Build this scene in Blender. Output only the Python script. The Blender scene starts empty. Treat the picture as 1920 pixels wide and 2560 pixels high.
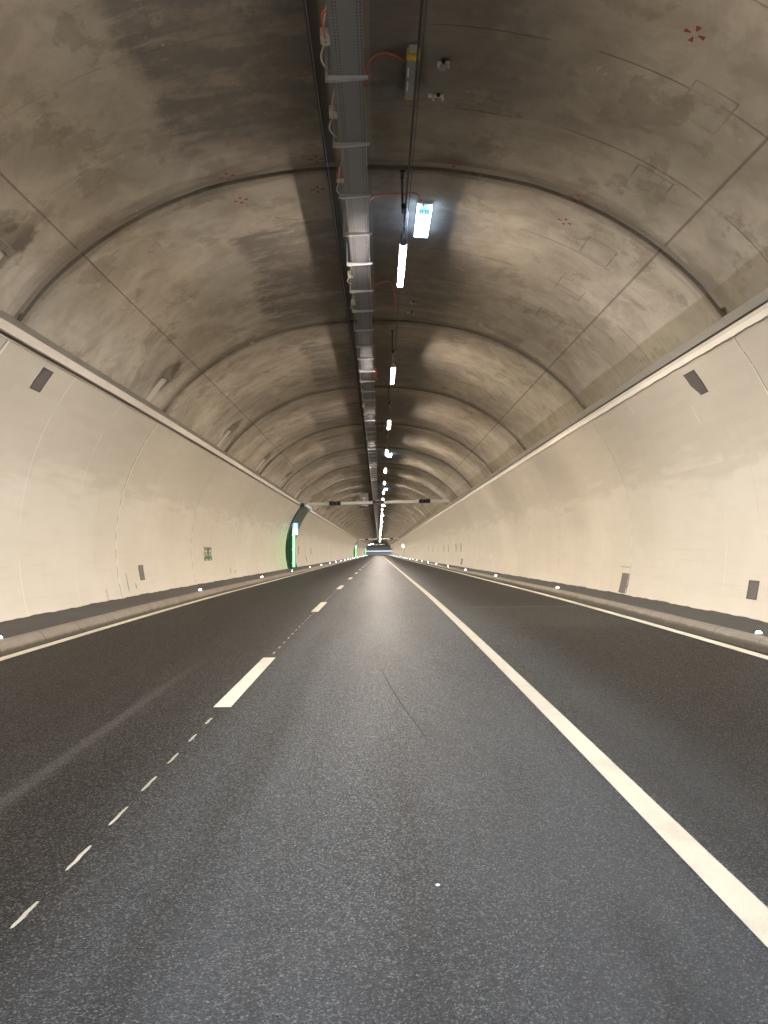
import bpy, bmesh, math, random
from mathutils import Vector, Matrix
random.seed(7)
C = bpy.context.scene.collection
PI = math.pi
# ------------------------------------------------------------------ tunnel axis
S0, S1 = -30.0, 470.0          # start and end along the tunnel
SC, RC = 338.0, 340.0          # beyond SC the tunnel bends to the left
G, GA, GB = 0.0150, 4.0, 24.0  # grade after the crest
TILT, AX = 0.0065, -0.10
YJ0, BL = 10.42, 7.08          # first joint ring, block length
def slope(s):
    return 0.0 if s < GA else (G*(s-GA)/(GB-GA) if s < GB else G)
def drop(s):
    if s < GA: return 0.0
    if s < GB: return G*(s-GA)**2/(2*(GB-GA))
    return G*(GB-GA)/2 + G*(s-GB)
def M(x, s, z):
    zz = z + TILT*(x+4.7) - drop(s)
    if s <= SC: return Vector((x, s, zz))
    a = (s-SC)/RC
    return Vector((-RC+(RC+x)*math.cos(a), SC+(RC+x)*math.sin(a), zz))
def frame(o, x, s, z):
    """stand an object on the tunnel axis at (x, s, z)"""
    o.location = M(x, s, z)
    o.rotation_euler = (-math.atan(slope(s)), 0, max(0.0, (s-SC)/RC))
def arange(a, b, st):
    n = max(1, int(math.ceil((b-a)/st - 1e-6)))
    return [a+(b-a)*i/n for i in range(n+1)]
def stations(a, b, extra=()):
    L = set()
    for lo, hi, st in ((S0, 2, 4.0), (2, 26, 0.8), (26, SC, 6.0), (SC, S1, 3.0)):
        for v in arange(lo, hi, st):
            if a < v < b: L.add(round(v, 4))
    L |= {a, b} | {round(e, 4) for e in extra if a <= e <= b}
    return sorted(L)

# ------------------------------------------------------------------ objects
def tag(o, label=None, cat=None, group=None, kind=None):
    if label: o['label'] = label
    if cat: o['category'] = cat
    if group: o['group'] = group
    if kind: o['kind'] = kind
    return o
def empty(name, loc=(0, 0, 0)):
    o = bpy.data.objects.new(name, None); C.objects.link(o); o.location = loc
    o.empty_display_size = 0.2
    return o
def link(name, me, mat=None, parent=None):
    if mat is not None and not me.materials:
        for m in (mat if isinstance(mat, (list, tuple)) else [mat]): me.materials.append(m)
    o = bpy.data.objects.new(name, me); C.objects.link(o)
    if parent: o.parent = parent
    return o
def fin(bm, name, mat, parent=None, smooth=None):
    me = bpy.data.meshes.new(name)
    bmesh.ops.recalc_face_normals(bm, faces=bm.faces)
    bm.to_mesh(me); bm.free()
    if smooth:
        me.polygons.foreach_set('use_smooth', [True]*len(me.polygons))
        me.set_sharp_from_angle(angle=smooth)
    return link(name, me, mat, parent)
def copy_tree(o, parent=None):
    c = o.copy(); C.objects.link(c)
    if parent: c.parent = parent
    for ch in list(o.children): copy_tree(ch, c)
    return c
def box(bm, x0, x1, y0, y1, z0, z1, mi=0):
    v = [bm.verts.new(p) for p in ((x0,y0,z0),(x1,y0,z0),(x1,y1,z0),(x0,y1,z0),(x0,y0,z1),(x1,y0,z1),(x1,y1,z1),(x0,y1,z1))]
    for f in ((0,3,2,1),(4,5,6,7),(0,1,5,4),(1,2,6,5),(2,3,7,6),(3,0,4,7)):
        bm.faces.new([v[i] for i in f]).material_index = mi
def bbox(x0, x1, y0, y1, z0, z1, bev=0.0):
    bm = bmesh.new(); box(bm, x0, x1, y0, y1, z0, z1)
    if bev: bmesh.ops.bevel(bm, geom=bm.edges[:], offset=bev, segments=2, affect='EDGES')
    return bm
def tube(bm, pts, r, n=8, cap=True):
    pts = [Vector(p) for p in pts]; rings = []
    for i, p in enumerate(pts):
        d = (pts[min(i+1, len(pts)-1)]-pts[max(i-1, 0)]).normalized()
        up = Vector((0, 0, 1)) if abs(d.z) < .9 else Vector((1, 0, 0))
        a = d.cross(up).normalized(); b = d.cross(a)
        rr = r[i] if isinstance(r, (list, tuple)) else r
        rings.append([bm.verts.new(p+rr*(a*math.cos(2*PI*k/n)+b*math.sin(2*PI*k/n))) for k in range(n)])
    for A, B in zip(rings, rings[1:]):
        for k in range(n): bm.faces.new((A[k], A[(k+1)%n], B[(k+1)%n], B[k]))
    if cap:
        bm.faces.new(rings[0][::-1]); bm.faces.new(rings[-1])
def curve(pts, n=6):
    """Catmull-Rom through the points"""
    P = [Vector(p) for p in pts]; out = []
    for i in range(len(P)-1):
        a, b, c, d = P[max(i-1,0)], P[i], P[i+1], P[min(i+2,len(P)-1)]
        for k in range(n):
            t = k/n
            out.append(.5*((2*b)+(c-a)*t+(2*a-5*b+4*c-d)*t*t+(3*b-a-3*c+d)*t**3))
    out.append(P[-1]); return out
def sweep(name, prof, st, mat, parent=None, skip=None, smooth=.45, v0=0.0, off=None, jit=None, matfn=None):
    """prof: list of (x, z); st: list of s or (s, offset along the profile's outward normal). UV = (s, arc length)"""
    n = len(prof); arc = [v0]
    for (a, b), (c, d) in zip(prof, prof[1:]): arc.append(arc[-1]+math.hypot(c-a, d-b))
    nor = []
    for i in range(n):
        a, b = prof[max(i-1, 0)], prof[min(i+1, n-1)]
        dx, dz = b[0]-a[0], b[1]-a[1]; L = math.hypot(dx, dz) or 1
        nor.append((-dz/L, dx/L))
    verts, uvv, faces, mats = [], [], [], []
    for q in st:
        s, o = q if isinstance(q, tuple) else (q, 0.0)
        for i, (x, z) in enumerate(prof):
            jx, jz = jit(i, s) if jit else (0, 0)
            verts.append(M(x+nor[i][0]*o+jx, s, z+nor[i][1]*o+jz)); uvv.append((s, arc[i]))
    for k in range(len(st)-1):
        sa = st[k][0] if isinstance(st[k], tuple) else st[k]
        sb = st[k+1][0] if isinstance(st[k+1], tuple) else st[k+1]
        for i in range(n-1):
            if skip and skip((sa+sb)/2, (prof[i][1]+prof[i+1][1])/2): continue
            faces.append((k*n+i, k*n+i+1, (k+1)*n+i+1, (k+1)*n+i)); mats.append(matfn(i) if matfn else 0)
    me = bpy.data.meshes.new(name); me.from_pydata(verts, [], faces)
    uv = me.uv_layers.new(name='UVMap')
    for l in me.loops: uv.data[l.index].uv = uvv[l.vertex_index]
    for p, mi in zip(me.polygons, mats): p.material_index = mi
    if smooth:
        me.polygons.foreach_set('use_smooth', [True]*len(me.polygons))
        me.set_sharp_from_angle(angle=smooth)
    return link(name, me, mat, parent)

# ------------------------------------------------------------------ materials
class NT:
    def __init__(self, name):
        self.m = bpy.data.materials.new(name); self.m.use_nodes = True
        self.t = self.m.node_tree; self.b = self.t.nodes['Principled BSDF']
    def n(self, typ, **kw):
        o = self.t.nodes.new(typ)
        for k, v in kw.items(): setattr(o, k, v)
        return o
    def set(self, sock, v):
        if isinstance(v, bpy.types.NodeSocket): self.t.links.new(v, sock)
        elif isinstance(v, (tuple, list)):
            sock.default_value = tuple(v)+(1,) if len(sock.default_value) == 4 and len(v) == 3 else tuple(v)
        else: sock.default_value = v
    def p(self, **kw):
        for k, v in kw.items(): self.set(self.b.inputs[k.replace('_', ' ')], v)
        return self
    def ma(self, op, a, b=0.0, c=0.0, clamp=False):
        o = self.n('ShaderNodeMath', operation=op, use_clamp=clamp)
        for s, v in zip(o.inputs, (a, b, c)): self.set(s, v)
        return o.outputs[0]
    def ss(self, x, a, b):
        o = self.n('ShaderNodeMapRange', interpolation_type='SMOOTHSTEP')
        self.set(o.inputs[0], x); self.set(o.inputs[1], a); self.set(o.inputs[2], b)
        return o.outputs[0]
    def mix(self, f, a, b, mode='MIX'):
        o = self.n('ShaderNodeMix', data_type='RGBA', blend_type=mode)
        self.set(o.inputs[0], f); self.set(o.inputs[6], a); self.set(o.inputs[7], b)
        return o.outputs[2]
    def noise(self, vec, scale=1.0, detail=3.0, rough=.55, dist=0.0):
        o = self.n('ShaderNodeTexNoise')
        self.set(o.inputs['Vector'], vec); self.set(o.inputs['Scale'], scale); self.set(o.inputs['Detail'], detail)
        self.set(o.inputs['Roughness'], rough); self.set(o.inputs['Distortion'], dist)
        return o.outputs[0]
    def vor(self, vec, scale, out='Distance', feature='F1'):
        o = self.n('ShaderNodeTexVoronoi', feature=feature)
        self.set(o.inputs['Vector'], vec); self.set(o.inputs['Scale'], scale)
        return o.outputs[out]
    def wn(self, x, y=0.0):
        o = self.n('ShaderNodeTexWhiteNoise', noise_dimensions='2D'); self.set(o.inputs['Vector'], self.xyz(x, y)); return o.outputs['Value']
    def xyz(self, x=0.0, y=0.0, z=0.0):
        o = self.n('ShaderNodeCombineXYZ')
        for s, v in zip(o.inputs, (x, y, z)): self.set(s, v)
        return o.outputs[0]
    def sep(self, v):
        o = self.n('ShaderNodeSeparateXYZ'); self.set(o.inputs[0], v); return o.outputs
    def uv(self):
        o = self.n('ShaderNodeTexCoord').outputs['UV']; q = self.sep(o); return o, q[0], q[1]
    def obj(self): return self.n('ShaderNodeTexCoord').outputs['Object']
    def geo(self): return self.n('ShaderNodeNewGeometry').outputs['Position']
    def bump(self, h, strength=.5, dist=.01):
        o = self.n('ShaderNodeBump'); self.set(o.inputs['Height'], h); o.inputs['Strength'].default_value = strength
        o.inputs['Distance'].default_value = dist; self.set(self.b.inputs['Normal'], o.outputs[0]); return self
    def band(self, x, c, w, soft=.004):
        """1 inside |x-c| < w"""
        d = self.ma('ABSOLUTE', self.ma('SUBTRACT', x, c))
        return self.ma('SUBTRACT', 1.0, self.ss(d, max(0.0, w-soft), w+soft))
def plain(name, col, rough=.5, metal=0.0, var=.15, scale=6.0, bump=0.0):
    k = NT(name); q = k.geo(); f = k.noise(q, scale, 4)
    k.p(Base_Color=k.mix(f, tuple(c*(1-var) for c in col), tuple(min(1, c*(1+var)) for c in col)), Roughness=rough, Metallic=metal)
    if bump: k.bump(k.noise(q, scale*12, 3), .3, bump)
    return k.m
def glow(name, col, strength):
    k = NT(name); k.p(Base_Color=(.8, .8, .8), Emission_Color=col, Emission_Strength=strength); return k.m

# ceiling profile (half), measured from the axis
HALF = curve([(0,6.55,0),(1.0,6.51,0),(2.0,6.335,0),(2.5,6.185,0),(3.0,5.98,0),(3.5,5.71,0),(4.0,5.36,0),(4.5,4.91,0),(4.86,4.46,0)], 4)
HALF = [(p.x, p.y) for p in HALF]
def arc_of(x):
    a = 0.0
    for (x0, z0), (x1, z1) in zip(HALF, HALF[1:]):
        L = math.hypot(x1-x0, z1-z0)
        if x <= x1: return a+L*(x-x0)/(x1-x0)
        a += L
    return a
def roof(x):
    """height of the ceiling at tunnel coordinate X"""
    x = abs(x-AX)
    for (x0, z0), (x1, z1) in zip(HALF, HALF[1:]):
        if x <= x1: return z0+(z1-z0)*(x-x0)/(x1-x0)
    return HALF[-1][1]
ARC = arc_of(4.86)
CEIL = [(AX+x, z) for x, z in HALF[::-1]][:-1]
CEIL = [(AX-x, z) for x, z in HALF[::-1]] + [(AX+x, z) for x, z in HALF[1:]]

def mat_ceiling():
    k = NT('sooty_concrete'); uv, s, v = k.uv()
    q = k.ma('DIVIDE', k.ma('SUBTRACT', s, YJ0), BL)
    t = k.ma('MULTIPLY', k.ma('FRACT', q), BL); bid = k.ma('FLOOR', q)
    r1 = k.wn(bid, 3.0); r2 = k.wn(bid, 11.0)
    n1 = k.noise(uv, .55, 5, .6); n2 = k.noise(uv, 1.7, 6, .65, .6); n3 = k.noise(uv, 22.0, 4)
    streak = k.noise(k.xyz(k.ma('MULTIPLY', s, 2.6), k.ma('MULTIPLY', v, .55), bid), 1.1, 6, .62, .5)
    w1 = k.ma('SUBTRACT', n1, .5); w2 = k.ma('SUBTRACT', streak, .5)
    # soot left of the crown, ragged edge; softer on the right
    tl = k.ma('ADD', t, k.ma('ADD', k.ma('MULTIPLY', w1, 2.2), k.ma('MULTIPLY', w2, 1.5)))
    st = k.ma('MULTIPLY_ADD', r1, 2.6, .5)
    inY = k.ma('MULTIPLY', k.ss(tl, st, k.ma('ADD', st, .35)), k.ma('SUBTRACT', 1.0, k.ss(tl, 6.0, 6.9)))
    wf = k.ma('SUBTRACT', k.noise(uv, 3.2, 6, .7), .5)
    vl = k.ma('ADD', v, k.ma('ADD', k.ma('MULTIPLY', w1, .7), k.ma('ADD', k.ma('MULTIPLY', w2, .35), k.ma('MULTIPLY', wf, .35))))
    edge = k.ma('MULTIPLY_ADD', r2, .9, -2.75)
    L = k.ma('MULTIPLY', k.ss(vl, edge, k.ma('ADD', edge, .28)), k.ma('SUBTRACT', 1.0, k.ss(v, -.62, -.58)))
    R = k.ma('MULTIPLY', k.ss(v, -.02, .02), k.ma('SUBTRACT', 1.0, k.ss(vl, 1.3, 2.3)))
    inYr = k.ma('MULTIPLY', k.ss(tl, k.ma('MULTIPLY_ADD', r2, 1.6, .5), k.ma('MULTIPLY_ADD', r2, 1.6, 1.2)), k.ma('SUBTRACT', 1.0, k.ss(tl, 5.2, 6.4)))
    soot = k.ma('ADD', k.ma('MULTIPLY', L, inY), k.ma('MULTIPLY', k.ma('MULTIPLY', R, inYr), .95))
    soot = k.ma('MULTIPLY', soot, k.ma('MULTIPLY_ADD', k.ss(k.ma('ADD', streak, k.ma('MULTIPLY', wf, .5)), .34, .58), .72, .28), clamp=True)
    base = k.mix(k.ss(n1, .3, .7), (.35, .314, .262), (.50, .455, .384))
    base = k.mix(k.ma('MULTIPLY', k.ss(n2, .38, .72), .55), base, (.245, .217, .175))
    base = k.mix(k.ma('MULTIPLY', k.ss(streak, .52, .75), .35), base, (.52, .47, .39))
    col = k.mix(k.ma('MULTIPLY', soot, .85), base, (.145, .134, .126))
    dmp = k.noise(uv, 1.05, 7, .66, .25); damp = k.ma('MULTIPLY', k.ss(dmp, .565, .60), k.ma('MULTIPLY_ADD', wf, 1.2, .75), clamp=True)
    col = k.mix(k.ma('MULTIPLY', damp, .42), col, (.17, .147, .115))
    lite = k.ss(k.noise(k.xyz(s, v, 9.0), 1.35, 7, .68, .2), .60, .63)
    col = k.mix(k.ma('MULTIPLY', lite, .28), col, (.56, .51, .42))
    # faint general darkening of the crown by traffic soot
    crown = k.ma('MAXIMUM', k.ma('MULTIPLY', k.ma('SUBTRACT', 1.0, k.ss(k.ma('ABSOLUTE', vl), .5, 3.2)), .55), k.ma('MULTIPLY', k.ma('SUBTRACT', 1.0, k.ss(k.ma('ADD', vl, k.ma('MULTIPLY', w1, 1.6)), .5, k.ma('MULTIPLY_ADD', r1, 1.6, 2.4))), k.ma('MULTIPLY', k.ss(v, -.02, .03), k.ma('MULTIPLY_ADD', k.ss(tl, .4, 1.8), .5, .32))))
    col = k.mix(k.ma('MULTIPLY', crown, .75), col, k.mix(k.ss(streak, .35, .65), (.115, .107, .103), (.20, .188, .175)))
    # crown strip: smoother greyer cast band with the tray's shadow painted along its left
    strip = k.ma('MULTIPLY', k.ss(v, -.63, -.62), k.ma('SUBTRACT', 1.0, k.ss(v, -.005, .005)))
    col = k.mix(k.ma('MULTIPLY', strip, .8), col, k.mix(n2, (.20, .182, .162), (.31, .28, .245)))
    rim = k.ma('MULTIPLY', k.ss(v, -.635, -.615), k.ma('SUBTRACT', 1.0, k.ss(v, -.52, -.44)))  # rim: mask of the tray's painted shadow
    col = k.mix(k.ma('MULTIPLY', rim, .7), col, (.045, .04, .038))
    # formwork seams
    hole = k.ss(k.noise(uv, 1.3, 4), .38, .55)
    side = k.ma('MULTIPLY_ADD', k.ss(v, .1, .6), .65, .22)
    pq = k.ma('ABSOLUTE', k.ma('SUBTRACT', k.ma('FRACT', k.ma('ADD', k.ma('DIVIDE', t, BL/5), .5)), .5))
    seam = k.ma('MULTIPLY', k.ma('SUBTRACT', 1.0, k.ss(pq, .004, .011)), k.ma('MULTIPLY', side, hole))
    aL = arc_of(3.98)
    lo = k.ma('ADD', k.band(v, -aL, .012, .01), k.band(v, aL, .016, .012))
    wq = k.ma('MULTIPLY', k.ma('SUBTRACT', k.ma('FRACT', k.ma('DIVIDE', k.ma('SUBTRACT', t, .25), 1.65)), .5), 1.65)
    dx = k.ma('SUBTRACT', k.ma('ABSOLUTE', wq), .27)
    dv = k.ma('SUBTRACT', k.ma('ABSOLUTE', k.ma('SUBTRACT', k.ma('ABSOLUTE', v), arc_of(3.42))), .24)
    win = k.ma('ABSOLUTE', k.ma('MAXIMUM', dx, dv))
    win = k.ma('MULTIPLY', k.ma('SUBTRACT', 1.0, k.ss(win, .004, .014)), k.ma('MULTIPLY', hole, side))
    lines = k.ma('MAXIMUM', k.ma('MAXIMUM', seam, k.ma('MULTIPLY', lo, .8)), k.ma('MULTIPLY', win, .8))
    col = k.mix(k.ma('MULTIPLY', lines, .6), col, (.05, .043, .034))
    # smudges along the joints
    dj = k.ma('MINIMUM', t, k.ma('SUBTRACT', BL, t))
    sm = k.ma('SUBTRACT', 1.0, k.ss(k.ma('ADD', dj, k.ma('MULTIPLY', w2, .7)), .05, .42))
    col = k.mix(k.ma('MULTIPLY', sm, .5), col, (.07, .061, .05))
    nx = k.ma('DIVIDE', k.ma('SUBTRACT', t, BL-1.27), .50); ny = k.ma('DIVIDE', k.ma('ADD', v, ARC-.72), .52)
    nd = k.ma('SQRT', k.ma('ADD', k.ma('MULTIPLY', nx, nx), k.ma('MULTIPLY', ny, ny)))
    nst = k.ma('SUBTRACT', 1.0, k.ss(k.ma('ADD', nd, k.ma('ADD', k.ma('MULTIPLY', wf, 1.6), k.ma('MULTIPLY', w2, .8))), .55, .95))
    col = k.mix(k.ma('MULTIPLY', nst, .75), col, k.mix(k.ss(n2, .4, .6), (.07, .058, .04), (.22, .19, .14)))
    # olive stain at the right foot, pale chipped specks
    ol = k.ss(k.ma('ADD', v, k.ma('MULTIPLY', w1, .12)), ARC-.42, ARC-.38)
    col = k.mix(k.ma('MULTIPLY', ol, .42), col, (.155, .13, .07))
    sp = k.ma('MULTIPLY', k.ss(k.noise(uv, 6.5, 4, .55, 1.0), .69, .73), k.ss(k.noise(uv, .9, 2), .50, .62))
    col = k.mix(k.ma('MULTIPLY', sp, .8), col, (.5, .46, .38))
    pit = k.ss(k.vor(uv, 2.2), .025, .012)
    col = k.mix(k.ma('MULTIPLY', pit, .6), col, (.05, .045, .04))
    col = k.mix(.25, col, k.mix(n3, (.08, .07, .055), (.36, .32, .26)), 'SOFT_LIGHT')
    k.p(Base_Color=col, Roughness=.9, Specular_IOR_Level=.08)
    k.bump(k.ma('ADD', k.ma('MULTIPLY', n2, .6), k.ma('ADD', k.ma('MULTIPLY', n3, .15), k.ma('MULTIPLY', lines, -.8))), .35, .02)
    return k.m

def mat_wall(side):
    k = NT('cream_wall_paint'); uv, s, v = k.uv()
    n1 = k.noise(uv, .35, 4); n2 = k.noise(k.xyz(k.ma('MULTIPLY', s, .45), k.ma('MULTIPLY', v, 2.4), side), 1.6, 5, .6)
    # brushed-off rectangles: the machine washed the lower wall in overlapping swathes
    row = k.ma('FLOOR', k.ma('DIVIDE', k.ma('ADD', v, k.ma('MULTIPLY', k.ma('SUBTRACT', k.noise(k.xyz(k.ma('MULTIPLY', s, 1.3), v, side), 1.0, 4), .5), .10)), .17))
    shift = k.ma('MULTIPLY', k.wn(row, side), 1.7)
    cell = k.ma('FLOOR', k.ma('DIVIDE', k.ma('ADD', k.ma('ADD', s, k.ma('MULTIPLY', n2, .3)), shift), k.ma('MULTIPLY_ADD', k.wn(row, 5.0), .8, .7)))
    rc = k.wn(cell, row)
    vv = k.ma('ADD', v, k.ma('ADD', k.ma('MULTIPLY', k.ma('SUBTRACT', rc, .5), .55), k.ma('ADD', k.ma('MULTIPLY', k.ma('SUBTRACT', n1, .5), .7), k.ma('MULTIPLY', k.ma('SUBTRACT', n2, .5), 1.5))))
    dirty = k.ss(vv, 2.3, 3.1)
    clean = k.mix(k.ss(n1, .3, .7), (.69, .635, .53), (.765, .71, .61))
    clean = k.mix(k.ma('MULTIPLY', k.ss(n2, .45, .75), .22), clean, (.60, .54, .43))
    grime = k.mix(n2, (.47, .415, .33), (.60, .54, .445))
    grime = k.mix(k.ma('MULTIPLY', rc, .25), grime, (.70, .66, .57))
    col = k.mix(k.ma('MULTIPLY', dirty, .66), clean, grime)
    # board marks low on the wall
    hb = k.ma('ABSOLUTE', k.ma('SUBTRACT', k.ma('FRACT', k.ma('DIVIDE', v, .19)), .5))
    hl = k.ma('MULTIPLY', k.ma('SUBTRACT', 1.0, k.ss(hb, .02, .06)), k.ma('MULTIPLY', k.ss(n2, .42, .6), k.ma('SUBTRACT', 1.0, k.ss(v, 1.2, 1.7))))
    col = k.mix(k.ma('MULTIPLY', hl, .22), col, (.5, .46, .38))
    # thin pale and grey panel seams between the block joints
    q = k.ma('FRACT', k.ma('DIVIDE', k.ma('SUBTRACT', s, YJ0), BL))
    on = k.ss(k.noise(k.xyz(k.ma('MULTIPLY', s, .3), v, 3.0+side), .9, 3), .46, .56)
    ps = k.ma('MULTIPLY', k.ma('MAXIMUM', k.band(q, .335, .0012, .0008), k.band(q, .66, .0012, .0008)), on)
    col = k.mix(k.ma('MULTIPLY', ps, .8), col, (.9, .87, .78))
    gs = k.ma('MULTIPLY', k.ma('MAXIMUM', k.band(q, .18, .0010, .0008), k.band(q, .82, .0010, .0008)), k.ma('SUBTRACT', 1.0, on))
    col = k.mix(k.ma('MULTIPLY', gs, .35), col, (.45, .4, .32))
    sp = k.ma('MULTIPLY', k.ss(k.noise(uv, 9.0, 3), .68, .74), k.ma('SUBTRACT', 1.0, k.ss(v, .05, .5)))
    col = k.mix(k.ma('MULTIPLY', sp, .6), col, (.3, .27, .24))
    k.p(Base_Color=col, Roughness=k.mix(dirty, (.30,)*3, (.42,)*3), Specular_IOR_Level=.5)
    rip = k.noise(k.xyz(k.ma('MULTIPLY', s, 1.4), k.ma('MULTIPLY', v, .25), 0), 1.0, 3)
    k.bump(k.ma('ADD', rip, k.ma('MULTIPLY', k.noise(uv, 14, 3), .08)), .22, .03)
    return k.m

def mat_road():
    k = NT('asphalt'); uv, s, x = k.uv()      # v = X
    pos = k.xyz(s, x, 0)
    ag = k.vor(pos, 150.0, 'Color'); agv = k.sep(ag)[0]; d = k.vor(pos, 140.0)
    d2 = k.vor(pos, 210.0)
    n1 = k.noise(k.xyz(k.ma('MULTIPLY', s, .12), x, 0), 1.1, 5); n2 = k.noise(pos, 3.0, 5, .6)
    tr = k.noise(k.xyz(k.ma('MULTIPLY', s, .03), k.ma('MULTIPLY', x, 2.2), 7), 1.0, 4)
    col = k.mix(k.ss(n1, .3, .7), (.0158, .0161, .0164), (.0245, .0250, .0255))
    col = k.mix(k.ma('MULTIPLY', k.ss(agv, .4, 1.0), .14), col, (.055, .056, .057))
    col = k.mix(1.0, col, k.mix(k.ss(d, .25, .75), (1.10,)*3, (.78,)*3), 'MULTIPLY')
    col = k.mix(k.ma('MULTIPLY', k.ss(agv, .955, .975), .18), col, (.15, .152, .15))
    col = k.mix(k.ma('MULTIPLY', k.ss(n2, .55, .8), .25), col, (.042, .040, .038))
    col = k.mix(k.ma('MULTIPLY', k.ss(tr, .48, .68), .6), col, (.012, .0115, .011))
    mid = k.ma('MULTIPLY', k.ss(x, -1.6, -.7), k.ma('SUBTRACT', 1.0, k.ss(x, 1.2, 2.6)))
    col = k.mix(mid, k.mix(1.0, col, (.72, .66, .59), 'MULTIPLY'), k.mix(1.0, col, (1.75, 1.92, 2.08), 'MULTIPLY'))  # polished middle lane, also brightened and blued for the cool lamp sheen
    # worn pale seam in the left lane
    sx = k.ma('ADD', x, k.ma('MULTIPLY', k.ma('SUBTRACT', s, 6.0), .014))
    seam = k.ma('MULTIPLY', k.band(sx, -2.02, .045, .03), k.ma('SUBTRACT', 1.0, k.ss(s, 7.0, 10.5)))
    col = k.mix(k.ma('MULTIPLY', seam, .42), col, (.065, .062, .06))
    for c, f in ((.80, .42), (-.72, .30), (2.1, .25), (3.5, .3), (-2.9, .3)):
        wob = k.ma('ADD', x, k.ma('MULTIPLY', k.ma('SUBTRACT', n1, .5), .5))
        col = k.mix(k.ma('MULTIPLY', k.band(wob, c, .16, .14), k.ma('MULTIPLY', k.ss(k.noise(k.xyz(k.ma('MULTIPLY', s, .35), x, c), 1.2, 5), .4, .62), f)), col, (.0085, .008, .0075))
    # patch in the right lane
    pat = k.ma('MULTIPLY', k.ma('MULTIPLY', k.ss(s, 12.3, 12.33), k.ma('SUBTRACT', 1.0, k.ss(s, 16.4, 16.43))), k.ma('MULTIPLY', k.ss(x, 1.6, 1.64), k.ma('SUBTRACT', 1.0, k.ss(x, 4.34, 4.38))))
    col = k.mix(k.ma('MULTIPLY', pat, .35), col, (.042, .04, .037))
    pl = k.ma('MULTIPLY', k.band(s, 16.42, .05, .03), k.ma('MULTIPLY', k.ss(x, 1.6, 2.0), k.ma('SUBTRACT', 1.0, k.ss(x, 4.2, 4.4))))
    col = k.mix(k.ma('MULTIPLY', pl, .8), col, (.15, .14, .13))
    # scuffs and light chips
    sc = k.ma('MULTIPLY', k.ss(k.noise(k.xyz(k.ma('MULTIPLY', s, 9.0), k.ma('MULTIPLY', x, 1.4), 1), .8, 4, .6, .6), .70, .78), .45)
    col = k.mix(sc, col, (.085, .08, .074))
    ch = k.ss(k.vor(pos, 5.2), .030, .016)
    col = k.mix(k.ma('MULTIPLY', ch, .55), col, (.34, .32, .28))
    k.p(Base_Color=col, Roughness=k.mix(k.ss(agv, .2, .9), (.58,)*3, (.40,)*3), Specular_IOR_Level=k.ma('MULTIPLY_ADD', k.ss(agv, .7, .95), .24, .055))
    # every stone lies at its own small angle
    geo = k.n('ShaderNodeNewGeometry').outputs['Normal']; v1 = k.n('ShaderNodeVectorMath', operation='SUBTRACT'); k.set(v1.inputs[0], ag); v1.inputs[1].default_value = (.5, .5, .5)
    v2 = k.n('ShaderNodeVectorMath', operation='MULTIPLY'); k.set(v2.inputs[0], v1.outputs[0]); v2.inputs[1].default_value = (.42, .42, 0)
    v3 = k.n('ShaderNodeVectorMath', operation='ADD'); k.set(v3.inputs[0], geo); k.set(v3.inputs[1], v2.outputs[0])
    v4 = k.n('ShaderNodeVectorMath', operation='NORMALIZE'); k.set(v4.inputs[0], v3.outputs[0])
    bp = k.n('ShaderNodeBump'); k.set(bp.inputs['Height'], k.ma('ADD', k.ma('MULTIPLY', d, -1.0), k.ma('MULTIPLY', d2, -.35)))
    bp.inputs['Strength'].default_value = .6; bp.inputs['Distance'].default_value = .005; k.set(bp.inputs['Normal'], v4.outputs[0]); k.set(k.b.inputs['Normal'], bp.outputs[0])
    return k.m

def mat_kerb(dirt):  # dirt: height up to which the kerb face is darker
    k = NT('kerb_concrete'); uv, s, v = k.uv()
    n = k.noise(uv, 3.5, 6, .65); n1 = k.noise(uv, .7, 3)
    col = k.mix(n, (.14, .122, .098), (.25, .222, .182))
    lowf = k.ma('SUBTRACT', 1.0, k.ss(k.ma('ADD', v, k.ma('MULTIPLY', k.ma('SUBTRACT', n, .5), .05)), dirt, dirt+.03))  # kerb face darker up to this height
    col = k.mix(k.ma('MULTIPLY', lowf, .85), col, (.06, .05, .036))
    j = k.ma('ABSOLUTE', k.ma('SUBTRACT', k.ma('FRACT', k.ma('DIVIDE', s, 1.25)), .5))
    col = k.mix(k.ma('MULTIPLY', k.ma('SUBTRACT', 1.0, k.ss(j, .006, .014)), .75), col, (.07, .06, .05))
    col = k.mix(k.ma('MULTIPLY', k.ss(n1, .55, .7), .35), col, (.14, .12, .095))
    k.p(Base_Color=col, Roughness=.8); k.bump(n, .3, .01)
    return k.m
def mat_pave():
    k = NT('pavement_asphalt'); uv, s, v = k.uv(); n = k.noise(uv, 2.2, 6, .65); f = k.noise(uv, 60, 2)
    col = k.mix(n, (.026, .0245, .0225), (.055, .051, .046))
    col = k.mix(k.ma('MULTIPLY', k.ss(f, .55, .75), .35), col, (.085, .08, .072))
    k.p(Base_Color=col, Roughness=.75); k.bump(k.ma('ADD', n, k.ma('MULTIPLY', f, .3)), .5, .012)
    return k.m
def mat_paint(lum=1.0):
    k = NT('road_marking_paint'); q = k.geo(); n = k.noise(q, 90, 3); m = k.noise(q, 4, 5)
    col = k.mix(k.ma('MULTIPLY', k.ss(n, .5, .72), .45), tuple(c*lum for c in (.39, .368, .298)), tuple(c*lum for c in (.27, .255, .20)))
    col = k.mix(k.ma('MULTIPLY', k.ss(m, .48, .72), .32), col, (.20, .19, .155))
    k.p(Base_Color=col, Roughness=.7); k.bump(n, .4, .004); return k.m
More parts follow.
